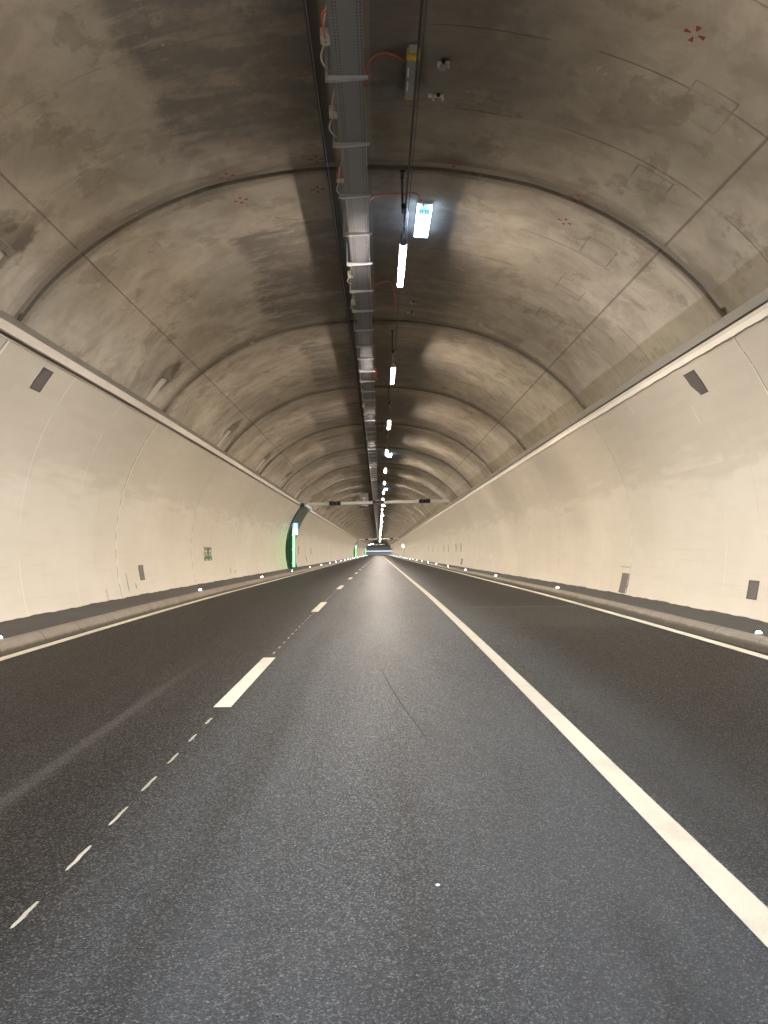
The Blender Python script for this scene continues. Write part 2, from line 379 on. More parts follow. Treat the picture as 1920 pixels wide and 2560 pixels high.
def mat_tray():
    k = NT('perforated_galvanised_steel'); uv, s, v = k.uv()    # v runs across the sheet
    n = k.noise(uv, 4, 4)
    col = k.mix(n, (.15, .156, .175), (.20, .208, .23))
    fr = k.ma('FRACT', k.ma('MULTIPLY', s, 22.0))
    sl = k.ma('MULTIPLY', k.ss(fr, .15, .25), k.ma('SUBTRACT', 1.0, k.ss(fr, .62, .72)))
    rows = None
    for c in (.055, .085, .275, .305):
        b = k.band(v, c, .006, .002); rows = b if rows is None else k.ma('MAXIMUM', rows, b)
    col = k.mix(k.ma('MULTIPLY', k.ma('MULTIPLY', rows, sl), .9), col, (.03, .03, .034))
    k.p(Base_Color=col, Roughness=.75, Specular_IOR_Level=.2); return k.m
def mat_mortar():
    k = NT('joint_mortar'); uv, s, v = k.uv(); n = k.noise(k.xyz(k.ma('MULTIPLY', s, 6), v, 0), 1.6, 6, .65, .5)
    col = k.mix(n, (.075, .064, .05), (.27, .235, .19)); k.p(Base_Color=col, Roughness=.9); k.bump(n, .6, .03); return k.m

MT = dict(
    ceil=mat_ceiling(), wallL=mat_wall(0.0), wallR=mat_wall(4.0), road=mat_road(), kerb=mat_kerb(.035), kerbR=mat_kerb(.088), pave=mat_pave(), paint=mat_paint(), paintedgelit=mat_paint(1.75), paintdashlit=mat_paint(1.35),  # edge-line and dash paint brightened to offset weak lamp light
    tray=mat_tray(), mortar=mat_mortar(),
    fascia=plain('fascia_paint', (.43, .39, .325), .6, var=.12, scale=2.5, bump=.004),
    soffit=plain('grey_soffit', (.46, .44, .385), .7, var=.15, scale=2.0),
    bead=plain('pale_sealant', (.56, .525, .44), .5, var=.06, scale=5, bump=.004),
    sealshade=plain('painted_joint_shade', (.27, .235, .18), .8, var=.2),
    seal=plain('pale_joint_seal', (.86, .82, .72), .5, var=.05),
    dark=plain('dark_gap', (.24, .20, .155), .9, var=.2),
    cover=plain('grey_cover_plate', (.115, .105, .095), .45, var=.12, scale=4),
    coverrim=plain('cover_frame', (.06, .05, .045), .5),
    steel=plain('galvanised_steel', (.38, .395, .42), .55, .0, .1, 8),
    grey=plain('lamp_housing_grey', (.27, .28, .30), .4, .5, .08),
    yellow=plain('yellow_end_cap', (.75, .52, .06), .5, var=.1),
    black=plain('black_rubber', (.018, .02, .026), .5),
    white=plain('white_enamel', (.90, .90, .88), .35, var=.04),
    ivory=plain('ivory_plastic', (.62, .60, .52), .5, var=.08),
    orange=plain('orange_cable_sheath', (.50, .09, .045), .5),
    red=plain('red_paint', (.20, .015, .016), .6, var=.2, scale=30),
    rust=plain('faded_red_digits', (.42, .16, .10), .6),
    green=plain('dark_green_enamel', (.030, .060, .042), .35, var=.15),
    doorgreen=plain('door_green', (.018, .115, .066), .35, var=.15),
    signgreen=plain('sign_green', (.035, .10, .055), .4),
    signcream=plain('sign_photoluminescent', (.72, .74, .45), .5, var=.05),
    signblack=plain('signal_black', (.012, .012, .013), .35),
    lens=plain('dark_lens', (.02, .02, .022), .08), redlens=plain('dark_red_lens', (.09, .008, .010), .08),
    panel=plain('perforated_grey_panel', (.33, .32, .31), .6, var=.2, scale=60),
    niche=plain('pale_filled_niche', (.50, .47, .42), .85, var=.1, scale=3, bump=.01),
    rubber=plain('tyre_rubber_mark', (.0095, .0095, .0095), .9), stone=plain('white_stone', (.75, .74, .7), .7),
    lamp=glow('warm_lamp_diffuser', (1.0, .865, .725), 1330.0),
    lampfill=glow('warm_fill_side', (1.0, .85, .70), 1050.0), emside=glow('emergency_opal_side', (.50, .70, 1.0), 16.0),
    cool=glow('cool_lamp_diffuser', (.66, .80, 1.0), 75.0),
    em=glow('emergency_diffuser', (.58, .76, 1.0), 430.0), emfar=glow('far_emergency_diffuser', (.75, .86, 1.0), 90.0),
    stud=glow('stud_led', (.93, .95, 1.0), 60.0),
    led=glow('green_led_strip', (.12, 1.0, .19), 4.2),
    guide=glow('white_guide_strip', (.78, .88, 1.0), 3.5),
    signblue=glow('lit_blue_panel', (.06, .42, .9), 1.0), signwhite=glow('lit_white_panel', (.72, 1.0, .96), 1.3),
    signlit=glow('lit_green_panel', (.05, .8, .4), 2.0),
    teal=glow('teal_lit_window', (.25, .75, .85), 1.1),
    panewhite=glow('lit_pane', (.9, .97, 1.0), 5.0),
)
PORTALS = [(49.5, 54.4), (183.0, 188.0), (316.0, 321.0)]

# ------------------------------------------------------------------ ground
gx = [-4.66, -4.3, -3.0, -1.5, 0, 1.5, 3.0, 4.3, 4.66]
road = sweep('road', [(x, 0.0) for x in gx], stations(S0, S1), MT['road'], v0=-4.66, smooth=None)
tag(road, kind='structure')
def strip(name, x0, x1, s0, s1, mat, parent, z=.004, taper=0.0):
    st = stations(s0, s1)
    return sweep(name, [(x0, z), (x1, z)], st, mat, parent, smooth=None)
strip('edge_line', -4.595, -4.45, S0, S1, MT['paintedgelit'], road)
strip('edge_line', 4.43, 4.58, S0, S1, MT['paintedgelit'], road)
strip('solid_line', 1.30, 1.44, S0, S1, MT['paint'], road)
XD = -1.304
dash_s = [6.32+9.1*i for i in range(-2, 36)]
for d in dash_s: strip('lane_dash', XD-.073, XD+.073, d, d+2.75, MT['paintdashlit'], road)
def sliver(s):
    bm = bmesh.new(); r = random.Random(int(s*100)); L = .115+r.uniform(-.025, .02); w = .0085*r.uniform(.8, 1.25)
    pts = [(-w*.8, -L), (w*.35, -L*.93), (w*.9, -L*.55), (w*1.15, -L*.2), (w*.85, L*.2), (w*1.05, L*.6), (w*.8, L), (-w*.35, L*.97), (-w*.75, L*.6), (-w*1.15, L*.15), (-w*.85, -L*.3), (-w*1.1, -L*.7)]
    vs = [bm.verts.new(M(XD+a+.13*w*r.uniform(-1, 1), s+b, .0045)) for a, b in pts]
    bm.faces.new(vs); fin(bm, 'marker_sliver', MT['paint'], road)
for i in range(3):
    a = -2.8+9.1*i+2.75 if i else 2.3
    a, b = (2.30, 6.1) if i == 0 else (6.32+9.1*(i-1)+2.95, 6.32+9.1*i-.2)
    q = 2.80 if i == 0 else a+.2
    while q < b: sliver(q); q += .505
def ribbon(name, pts, w, mat, z=.0042):
    P = curve([(x, s, 0) for x, s in pts], 8); bm = bmesh.new(); prev = None
    for i, p in enumerate(P):
        ww = w*(.35+.65*math.sin(PI*(i+.5)/len(P)))
        a, b = bm.verts.new(M(p.x-ww/2, p.y, z)), bm.verts.new(M(p.x+ww/2, p.y, z))
        if prev: bm.faces.new((prev[0], prev[1], b, a))
        prev = (a, b)
    return fin(bm, name, mat, road)
ribbon('skid_mark', [(.03, 8.2), (.09, 7.4), (.19, 6.4), (.29, 5.6), (.34, 5.2)], .013, MT['rubber'])
ribbon('skid_mark', [(1.35-.05, 5.75), (1.22, 5.3), (1.16, 4.9), (1.17, 4.6)], .004, MT['rubber'])
peb = bmesh.new(); bmesh.ops.create_icosphere(peb, subdivisions=2, radius=.008)
for v in peb.verts: v.co = Vector((v.co.x*1.2, v.co.y*.9, v.co.z*.6))*random.uniform(.85, 1.15)
peb = fin(peb, 'stone_chip', MT['stone']); peb.location = M(.234, 3.02, .004)
tag(peb, 'tiny white stone chip lying on the asphalt of the middle lane', 'stone')

KZ = .16
for sd, nm in ((-1, 'left'), (1, 'right')):
    xk = 4.655
    prof = [(sd*xk, -.02), (sd*(xk+.012), .07), (sd*(xk+.06), .145), (sd*(xk+.12), KZ+.004), (sd*(xk+.17), KZ+.004)]
    if sd > 0: pass
    kb = sweep('kerb', prof, stations(S0, S1), MT['kerb' if sd < 0 else 'kerbR'], v0=-.02, smooth=.3); tag(kb, kind='structure')
    xb = AX+sd*5.80
    rr = random.Random(3+sd)
    ph = [rr.uniform(0, 6) for _ in range(6)]
    def jit(i, s, ph=ph):
        if i < 3: return (0, .006*math.sin(s*1.1+ph[0]+i))
        return (0, .006*math.sin(s*2.1+ph[1])+.005*math.sin(s*5.3+ph[2])+.005*math.sin(s*11.7+ph[3]))
    a = sd*(xk+.17)
    ex = arange(2, 40, .2)
    pv = sweep('pavement', [(a+(xb-a)*f, KZ+.02*(f > .9)) for f in (0, .3, .62, .85, 1.03)], stations(S0, S1, ex), MT['pave'], jit=jit, smooth=.6)
    tag(pv, kind='structure')

# ------------------------------------------------------------------ walls
def wx(z):  # half width of the wall at height z
    return 1.40+math.sqrt(max(0, 4.56**2-(z-1.38)**2))
WZ = [.0, .12, .4, .8, 1.2, 1.6, 2.0, 2.4, 2.8, 3.05, 3.3, 3.6, 3.9, 4.2]
extra = [e for p in PORTALS for e in p]
walls = {}
for sd in (-1, 1):
    r = empty('tunnel_wall')
    walls[sd] = r
    tag(r, 'curved cream painted tunnel wall with grey covers, on the left with the green exits' if sd < 0 else 'curved cream painted tunnel wall without any green doorway, right of the road', 'wall')
    sk = (lambda s, z: z < 3.05 and any(a < s < b for a, b in PORTALS)) if sd < 0 else None
    sweep('painted_concrete', [(AX+sd*wx(z), z) for z in WZ], stations(S0, S1, extra), MT['wallL' if sd < 0 else 'wallR'], r, skip=sk)
    f = AX
    if sd < 0:
        gp = [(f-wx(4.2), 4.2), (f-5.04, 4.205), (f-5.035, 4.262), (f-4.962, 4.265)]
        sweep('dark_groove', gp, stations(S0, S1), MT['dark'], r, smooth=None)
        for z0, z1, o in ((4.188, 4.203, .006), (4.258, 4.272, .0)):
            sweep('pale_lip', [(f-wx(4.2)-.01+.0, z0), (f-wx(4.2)+.012, z0+.002), (f-wx(4.2)+.012, z1-.002), (f-wx(4.2)-.01, z1)], stations(S0, S1), MT['bead'], r, smooth=None)
        sweep('fascia', [(f-4.962, 4.268), (f-4.955, 4.415)], stations(S0, S1), MT['fascia'], r, smooth=None)
        sweep('soffit', [(f-4.955, 4.415), (f-4.86, 4.462)], stations(S0, S1), MT['soffit'], r, smooth=None)
    else:
        rr = random.Random(9); w = [rr.uniform(0, 6) for _ in range(4)]
        def jm(i, s):
            return (0, (-.003*math.sin(s*1.1+w[0])-.004*math.sin(s*7.7+w[1])-.007*abs(math.sin(s*13+w[2]))**3) if i < 2 else 0)
        sweep('mortar_strip', [(f+wx(4.19)+.02, 4.185), (f+wx(4.19)-.022, 4.19), (f+4.952, 4.27), (f+4.99, 4.272)], stations(S0, S1, arange(6, 40, .12)), MT['bead'], r, smooth=.6, jit=jm)
        sweep('fascia', [(f+4.985, 4.268), (f+4.972, 4.345)], stations(S0, S1), MT['fascia'], r, smooth=None)
        sweep('dark_groove', [(f+4.972, 4.345), (f+5.03, 4.348), (f+5.03, 4.376), (f+4.968, 4.378)], stations(S0, S1), MT['dark'], r, smooth=None)
        sweep('soffit', [(f+4.968, 4.378), (f+4.86, 4.462)], stations(S0, S1), MT['soffit'], r, smooth=None)
    # sealed block joints
    k = -5
    while YJ0+k*BL < SC+40:
        sj = YJ0+k*BL+(.05 if sd < 0 else .10); k += 1
        if sd < 0 and any(a-.1 < sj < b+.1 for a, b in PORTALS): continue
        ww = .032 if sd < 0 else .016
        prof = [(AX+sd*(wx(z)-.006), z) for z in arange(.17, 4.185, .2)]
        sweep('joint_seal', prof, [(sj-ww, -.01*sd), (sj-ww*.6, 0), (sj+ww*.6, 0), (sj+ww, -.01*sd)], MT['seal'], r)
        pg = [(AX+sd*(wx(z)-.003), z) for z in arange(.17, 4.185, .2)]
        sweep('joint_shade', pg, [sj-ww*1.9, sj-ww*1.05], MT['sealshade'], r)  # shadow beside the seal, painted as a dark strip

# ------------------------------------------------------------------ ceiling
ceil = empty('tunnel_ceiling')
tag(ceil, 'arched bare concrete tunnel ceiling with dark soot patches and ring joints', 'ceiling')
joints = [YJ0+k*BL for k in range(-5, 66) if YJ0+k*BL < S1-1]
st = [(s, 0.0) for s in stations(S0, S1) if all(abs(s-j) > .3 for j in joints)]
for j in joints:
    st += [(j-.29, 0), (j-.106, 0), (j-.104, .055), (j+.089, .055), (j+.091, -.012), (j+.16, -.010), (j+.29, 0)]
st.sort()
sweep('concrete_lining', CEIL, st, MT['ceil'], ceil, v0=-ARC, smooth=.35)
for j in joints:
    if j > SC+60: break
    sweep('joint_band', CEIL[1:-1], [(j-.082, .06), (j-.078, .016), (j, .010), (j+.050, .018), (j+.056, .06)], MT['mortar'], ceil, smooth=.5)
# thin conduit along the left rim of the crown strip
bm = bmesh.new(); tube(bm, [M(-.70, s, roof(-.70)-.012) for s in stations(S0, SC)], .006, 6); fin(bm, 'conduit', MT['grey'], ceil, .8)
# red survey marks
def survey(x, s, size=.10, mat='red'):
    z = roof(x)-.006; x1 = x+.05
    tz = (roof(x+.05)-roof(x-.05))/.1; L = math.hypot(1, tz); bm = bmesh.new()
    def P(a, b): return bm.verts.new(M(x+a/L, s+b, roof(x+a/L)-.008))
    for ang in (0, PI/2, PI, 3*PI/2):
        c, n = math.cos(ang), math.sin(ang)
        for r0, r1, w0, w1 in ((.36, 1.0, .06, .27),):
            q = [(r0, -w0), (r1, -w1), (r1, w1), (r0, w0)]
            bm.faces.new([P(size*(a*c-b*n), size*(a*n+b*c)) for a, b in q])
    fin(bm, 'survey_mark', MT[mat], ceil)
for x, s in ((-2.05, 10.28), (-2.0, 11.02), (-.84, 10.20), (-.89, 11.06), (1.02, 10.27), (2.70, 10.38), (2.72, 11.12), (2.88, 6.93)): survey(x, s)
for j in joints[7:12]:
    for x in (-2.05, -.9, 2.7):
        for d in (-.42, .42): survey(x, j+d, .075)
for x, s in ((-1.9, 14.3), (-.95, 13.6), (2.6, 14.7)): survey(x, s, .07)
# pale filled niches low on the left
for j in [YJ0+k*BL for k in range(0, 12)]:
    s0, s1 = j-1.42, j-1.12
    pr = []
    for a in arange(arc_of(4.86)-.72, arc_of(4.86)-.02, .1):
        lo, hi = 0.0, 4.86
        for _ in range(30):
            mid = (lo+hi)/2
            if arc_of(mid) < a: lo = mid
            else: hi = mid
        pr.append((AX-lo, roof(AX-lo)))
    sweep('filled_niche', pr, [(s0, -.02), (s0+.004, .012), (s1-.004, .012), (s1, -.02)], MT['niche'], ceil)
    sweep('niche_rim', [pr[0], pr[1]], [(s0-.16, .004), (s0-.05, .03), (s1+.02, .035), (s1+.14, .004)], MT['mortar'], ceil, smooth=.8)

# ------------------------------------------------------------------ lamps on the cable
LX, LZ = .372, 5.86
lamp0 = empty('strip_lamp')
hb = bmesh.new()
box(hb, -.055, .055, -.93, .93, .017, .028); box(hb, -.045, .045, -.93, .93, .028, .09)  # wide lower plate shaped to shield tray and crown from side glow
fin(hb, 'housing', MT['grey'], lamp0)
bm = bbox(-.032, .032, -.89, .89, 0, .010); fin(bm, 'diffuser', MT['lamp'], lamp0)
bm = bmesh.new(); box(bm, -.035, -.0325, -.89, .89, .0, .017); box(bm, .0325, .035, -.89, .89, .0, .017); fin(bm, 'fill_side', MT['lampfill'], lamp0)  # glowing side strips added to the lamp to brighten the outer ceiling
for y in (-.93, .89): fin(bbox(-.04, .04, y, y+.04, -.004, .04, .006), 'end_cap', MT['grey'], lamp0)
for y in (-.8, .8):
    bm = bmesh.new(); tube(bm, [(0, y, .08), (0, y, .145)], .008, 6); box(bm, -.03, .03, y-.02, y+.02, .125, .15); fin(bm, 'clamp', MT['steel'], lamp0)
words = ['first lit strip lamp hanging on the cable, nearest and largest of the row', 'second lit strip lamp along the hanging cable, next after the largest one',
         'third lit strip lamp along the ceiling cable, past a dark hanger box', 'fourth lit strip lamp in the ceiling row, before the small glowing dots',
         'fifth lit strip lamp in the ceiling row, a short glowing dash', 'sixth lit strip lamp in the ceiling row, last before the traffic signal beam']
LS = [12.4+7.78*i for i in range(-5, 43)]
gl = 'strip lamps in a row under the tunnel ceiling'
for i, s in enumerate(LS):
    if s > SC: break
    o = lamp0 if i == 0 else copy_tree(lamp0)
    frame(o, LX, s, LZ)
    k = i-5
    lab = words[k] if 0 <= k < 6 else ('small distant strip lamp among those glowing beyond the traffic signal beam' if k >= 6 else 'lit strip lamp on the cable overhead, nearer than the photo shows')
    tag(o, lab, 'lamp', gl)
# cables
def run(x, z, s0, s1, r, name, mat, label, sag=0.0, n=6):
    bm = bmesh.new(); L = sorted(set(stations(s0, s1)+LS[:0]))
    tube(bm, [M(x, s, z) for s in L], r, n); o = fin(bm, name, mat, None, .9); tag(o, label, 'cable'); return o
run(LX, LZ+.155, S0, SC, .013, 'suspension_cable', MT['black'], 'black suspension cable along the ceiling carrying the row of strip lamps')
run(LX+.045, LZ+.19, S0, 60, .005, 'thin_wire', MT['black'], 'thin dark wire running close beside the thick black suspension cable')
# hangers between cable and ceiling
hang0 = empty('cable_hanger')
bm = bmesh.new(); tube(bm, [(-.04, 0, 0), (-.04, .0, .50)], .010, 6); tube(bm, [(-.055, .1, .02), (-.055, .1, .5)], .006, 6)
box(bm, -.075, -.015, -.05, .15, .48, .51); fin(bm, 'rod', MT['signblack'], hang0)
bm = bmesh.new(); tube(bm, curve([(0, -.05, .02), (.03, .25, .05), (-.01, .5, -.02), (.03, .75, .03), (0, 1.0, -.02)], 6), .006, 6)
tube(bm, curve([(-.05, .05, .12), (-.035, .4, .02), (-.02, .85, -.04)], 6), .006, 6); fin(bm, 'wire_loop', MT['steel'], hang0)
fin(bbox(-.06, .0, -.10, .06, -.05, .03, .008), 'clamp_box', MT['signblack'], hang0)
hl = ['dark cable hanger with silver wire loops just before the largest lamp', 'dark cable hanger just before the second strip lamp', 'dark cable hanger with box between second and third strip lamps', 'dark cable hanger with box between third and fourth strip lamps']
for i, s in enumerate([10.55, 18.3, 24.6, 31.0]):
    o = hang0 if i == 0 else copy_tree(hang0)
    frame(o, LX, s, LZ+.15); tag(o, hl[i], 'hanger', 'hangers holding the lamp cable')

# emergency lamps fixed to the ceiling
def ceiling_lamp(x, s, label, mat='em'):
    o = empty('emergency_lamp'); frame(o, x, s, roof(x)); o.rotation_euler.y = -math.atan((roof(x+.1)-roof(x-.1))/.2)
    fin(bbox(-.115, .115, -.55, .55, -.05, .03, .008), 'housing', MT['white'], o)
    fin(bbox(-.095, .095, -.28, .50, -.115, -.05), 'diffuser', MT[mat], o); bm = bmesh.new(); box(bm, -.112, -.097, -.53, .53, -.117, -.05); box(bm, .097, .112, -.53, .53, -.117, -.05); box(bm, -.097, .097, .505, .53, -.117, -.05); fin(bm, 'rim', MT['emside'], o)
    g = fin(bbox(-.095, .095, -.50, -.29, -.11, -.05), 'driver_window', MT['teal'], o)
    bm = bmesh.new()
    for k in range(4): box(bm, -.07+.04*k, -.055+.04*k, -.48, -.31, -.113, -.109)
    fin(bm, 'grille', MT['grey'], o)
    tag(o, label, 'lamp', 'cool white emergency lamps on the ceiling'); return o
ceiling_lamp(.70, 12.0, 'glaring bluish white emergency lamp on the ceiling right of the cable')
for s in (-12.0, -4.0, .2, 4.0): ceiling_lamp(.69, s, 'added unseen cool lamp on the ceiling above or behind the viewer')  # out-of-view fill lamps, added to cool and brighten the near road
for s in (41.0, 63.0, 85.0, 107.0, 129.0, 151.0, 173.0):
    ceiling_lamp(.58, s, 'small far cool white lamp dot beside the warm strip lamp row', 'emfar')
o = empty('unlit_lamp'); frame(o, .36, 8.34, roof(.36))
bm = bmesh.new(); box(bm, -.064, .064, -.36, .36, -.10, -.0); bmesh.ops.bevel(bm, geom=bm.edges[:], offset=.012, segments=2, affect='EDGES'); fin(bm, 'body', MT['grey'], o)
for y0, y1 in ((.355, .368), (-.405, -.335)):
    fin(bbox(-.070, .070, y0, y1, -.105, .0, .006), 'end_cap', MT['yellow'], o)
fin(bbox(-.05, .05, -.455, -.405, -.08, 0, .01), 'gland', MT['ivory'], o)
bm = bmesh.new(); box(bm, -.052, -.035, -.22, -.06, -.106, -.102); box(bm, -.052, -.035, .02, .2, -.106, -.102); fin(bm, 'glass_strip', MT['white'], o)
tag(o, 'unlit grey tube lamp with yellow ends on the ceiling behind the black cable', 'lamp')
# empty lamp clips
def clip(x, s, label, big):
    o = empty('lamp_clip'); frame(o, x, s, roof(x))
    bm = bmesh.new(); box(bm, -.06, .06, -.018, .018, -.05, -.03); box(bm, -.065, -.045, -.02, .02, -.085, -.03); box(bm, .045, .065, -.02, .02, -.085, -.03)
    if not big: box(bm, -.115, -.075, -.06, -.01, -.07, -.045)
    fin(bm, 'bracket', MT['white'], o)
    if big: fin(bbox(-.035, .035, -.0, .12, -.055, 0, .004), 'base', MT['grey'], o)
    fin(bbox(-.02, .02, -.045, -.018, -.07, -.03, .004), 'bolt', MT['signblack'], o)
    tag(o, label, 'clip', 'empty lamp clips on the ceiling right of the cable'); return o
clip(.69, 8.12, 'white empty lamp clip with grey base right of the unlit tube lamp', True)
clip(.68, 8.72, 'white empty lamp clip with bent tab, below the one with grey base', False)
clip(.735, 16.05, 'upper of two small white clips right of the cable, past the glaring lamp', True)
clip(.73, 16.75, 'lower of two small white clips right of the cable, past the glaring lamp', False)

# ------------------------------------------------------------------ cable tray
tr = empty('cable_tray'); tag(tr, 'long grey perforated steel cable tray on brackets under the ceiling crown', 'cable tray')
TX0, TX1, TZ = -.475, -.155, 6.20
sweep('perforated_sheet', [(TX0-.0, TZ+.075), (TX0, TZ), (TX0+.012, TZ-.002), (TX1-.012, TZ-.002), (TX1, TZ), (TX1, TZ+.075)], stations(S0, SC), MT['tray'], tr, v0=-.075, smooth=None)
sweep('lid', [(TX0-.004, TZ+.078), (TX1+.004, TZ+.078)], stations(S0, SC), MT['steel'], tr, smooth=None)
def bracket_bm(bm, off=None):
    xs = TX0-.05
    def P(a, b, c):
        return bm.verts.new(off(a, b, c) if off else (a, b, c))
    # tapered arm below the tray
    v = [P(xs, -.012, -.055), (P(TX1+.045, -.012, -.022)), P(TX1+.045, -.012, 0), P(xs, -.012, 0), P(xs, .03, -.055), P(TX1+.045, .03, -.022), P(TX1+.045, .03, 0), P(xs, .03, 0)]
    for f in ((0,1,2,3),(7,6,5,4),(0,4,5,1),(1,5,6,2),(2,6,7,3),(3,7,4,0)): bm.faces.new([v[i] for i in f])
    v = [P(a, b, c) for a, b, c in ((xs-.03,-.012,-.05),(xs-.003,-.012,-.05),(xs-.003,.03,-.05),(xs-.03,.03,-.05),(xs-.03,-.012,.36),(xs-.003,-.012,.36),(xs-.003,.03,.36),(xs-.03,.03,.36))]
    for f in ((0,3,2,1),(4,5,6,7),(0,1,5,4),(1,2,6,5),(2,3,7,6),(3,0,4,7)): bm.faces.new([v[i] for i in f])
bm = bmesh.new(); bracket_bm(bm); b0 = fin(bm, 'bracket', MT['steel'], tr)
bs = [7.86+1.31*i for i in range(-3, 97)]
for i, s in enumerate(bs):
    b = b0 if i == 0 else b0.copy()
    if i: C.objects.link(b); b.parent = tr
    frame(b, 0, s+random.uniform(-.06, .06), TZ-.004-.0); b.location.z -= 0
bm = bmesh.new()
for i in range(97, 250):
    s = 7.86+1.31*i
    if s < SC: bracket_bm(bm, lambda a, b, c, s=s: M(a, s+b, TZ-.004+c))
far = fin(bm, 'bracket_row', MT['steel'], tr); far['kind'] = 'stuff'

# junction boxes left of the tray
jl = ['ivory junction box with orange looped cable, nearest beside the cable tray', 'ivory junction box with white cables, second along the cable tray',
      'ivory junction box beside the tray at the nearest ceiling ring joint', 'ivory junction box beside the tray, level with the largest lit lamp',
      'small ivory junction box beside the tray, just past the largest lit lamp', 'tiny ivory junction box beside the tray, nearest of two far ones', 'tiny ivory junction box beside the tray, farthest of all']
for i, s in enumerate((7.32, 8.60, 10.15, 13.75, 15.3, 26.0, 33.5)):
    o = empty('junction_box'); frame(o, -.515, s, TZ+.02)
    bm = bmesh.new()
    v = [(-.045, -.09, -.03), (.045, -.09, -.03), (.045, .02, -.035), (-.045, .02, -.035), (.030, .14, .02), (-.030, .14, .02)]
    vs = [bm.verts.new(p) for p in v]; vt = [bm.verts.new((a, b, .05)) for a, b, c in v]
    bm.faces.new((vs[0], vs[1], vs[2], vs[3])); bm.faces.new((vs[3], vs[2], vs[4], vs[5]))
    bm.faces.new((vt[3], vt[2], vt[1], vt[0])); bm.faces.new((vt[5], vt[4], vt[2], vt[3]))
    for a, b in ((0, 1), (1, 2), (2, 4), (4, 5), (5, 3), (3, 0)): bm.faces.new((vs[b], vs[a], vt[a], vt[b]))
    fin(bm, 'box', MT['ivory'], o)
    for y in (-.07, -.005): fin(bbox(-.012, .012, y-.012, y+.012, -.042, -.030, .003), 'gland', MT['signblack'], o)
    bm = bmesh.new(); tube(bm, curve([(0, -.07, -.04), (.0, -.2, -.02), (.02, -.33, .0), (.045, -.43, .05)], 6), .008, 6)
    tube(bm, curve([(0, -.005, -.045), (-.012, -.12, -.05), (.008, -.28, -.02), (.05, -.4, .05)], 6), .006, 6); fin(bm, 'white_cable', MT['ivory'], o)
    bm = bmesh.new(); tube(bm, curve([(-.03, .12, .0), (-.062, .28, .01), (-.05, .42, .02), (.0, .58, .05)], 6), .010, 6); fin(bm, 'feed_cable', MT['ivory'], o)
    if i in (0, 2):
        bm = bmesh.new(); tube(bm, curve([(.0, -.1, -.05), (-.005, -.3, -.05), (.0, -.43, -.055), (.02, -.47, -.05), (.035, -.42, -.03), (.06, -.36, .04)], 6), .009, 6); fin(bm, 'orange_cable', MT['orange'], o)
    tag(o, jl[i], 'junction box', 'junction boxes along the cable tray')
def ocable(pts, name, label, r=.010):
    bm = bmesh.new(); tube(bm, curve([M(*p) for p in pts], 8), r, 6); o = fin(bm, name, MT['orange'], None, .9); tag(o, label, 'cable', 'orange cables from the tray to the lamps'); return o
ocable([(-.15, 8.15, 6.27), (-.1, 8.0, 6.42), (.02, 7.98, 6.5), (.15, 8.0, 6.5), (.27, 8.05, 6.47), (.34, 7.98, 6.44)], 'orange_cable', 'orange cable arching from the tray to the unlit tube lamp')
ocable([(-.15, 10.9, 6.27), (-.08, 11.1, 6.42), (.05, 11.2, 6.51), (.3, 11.2, 6.51), (.55, 11.15, 6.49), (.68, 11.45, 6.44)], 'orange_cable', 'orange cable arching from the tray to the glaring bluish lamp')
ocable([(-.15, 15.0, 6.27), (-.05, 14.9, 6.45), (.1, 14.9, 6.51), (.25, 15.0, 6.5), (.37, 15.1, 6.0)], 'orange_cable', 'orange cable from the tray dropping behind the largest lit strip lamp')
bm = bmesh.new(); tube(bm, curve([M(-.10+.05*math.sin(a*2.1), 21.6+.5*math.cos(a*1.7), 6.25+.07*math.sin(a)) for a in [i*.9 for i in range(9)]], 5), .014, 6)
tag(fin(bm, 'orange_coil', MT['orange'], None, .9), 'orange cable coil hanging on the right side of the tray', 'cable')

# ------------------------------------------------------------------ covers on the walls
def wall_pt(sd, s, z, o=0.0):
    nx, nz = (wx(z)-1.40)/4.56, (z-1.38)/4.56
    return M(AX+sd*(wx(z)-nx*o), s, z-nz*o)
def plate(name, sd, s0, s1, z0, z1, mat, th=.008, parent=None, n=4, cut=None):
    bm = bmesh.new(); rows = []
    for i in range(n+1):
        z = z0+(z1-z0)*i/n; e = s1
        if cut: e = s1-(cut*max(0, 1-2.2*i/n))
        rows.append(([bm.verts.new(wall_pt(sd, s, z, th)) for s in (s0, e)], [bm.verts.new(wall_pt(sd, s, z, -.01)) for s in (s0, e)]))
    for (a, b), (c, d) in zip(rows, rows[1:]):
        bm.faces.new((a[0], a[1], c[1], c[0])); bm.faces.new((a[0], c[0], d[0], b[0])); bm.faces.new((a[1], b[1], d[1], c[1]))
    bm.faces.new((rows[0][0][0], rows[0][1][0], rows[0][1][1], rows[0][0][1])); bm.faces.new((rows[-1][0][0], rows[-1][0][1], rows[-1][1][1], rows[-1][1][0]))
    return fin(bm, name, mat, parent, .4)
cg = 'grey niche covers on the tunnel walls'
def cover(sd, s0, s1, z0, z1, label, cut=None, rim=True):
    o = empty('niche_cover', wall_pt(sd, (s0+s1)/2, z0)); inv = Matrix.Translation(-o.location)
    a = plate('plate', sd, s0+.012, s1-.012 if not cut else s1-.012, z0+.012, z1-.012, MT['cover'], .006, o, cut=cut); a.data.transform(inv)
    if rim:
        for q in ((s0, s1-(cut or 0), z0, z0+.012), (s0, s1, z1-.012, z1), (s0, s0+.012, z0+.012, z1-.012)) + (() if cut else ((s1-.012, s1, z0+.012, z1-.012),)):
            b = plate('rim', sd, *q, MT['coverrim'], .009, o, n=1 if q[3]-q[2] < .02 else 4); b.data.transform(inv)
    tag(o, label, 'cover', cg); return o
cover(-1, 11.68, 12.03, 3.79, 4.11, 'dark grey rectangular cover high on the left wall under the ledge')
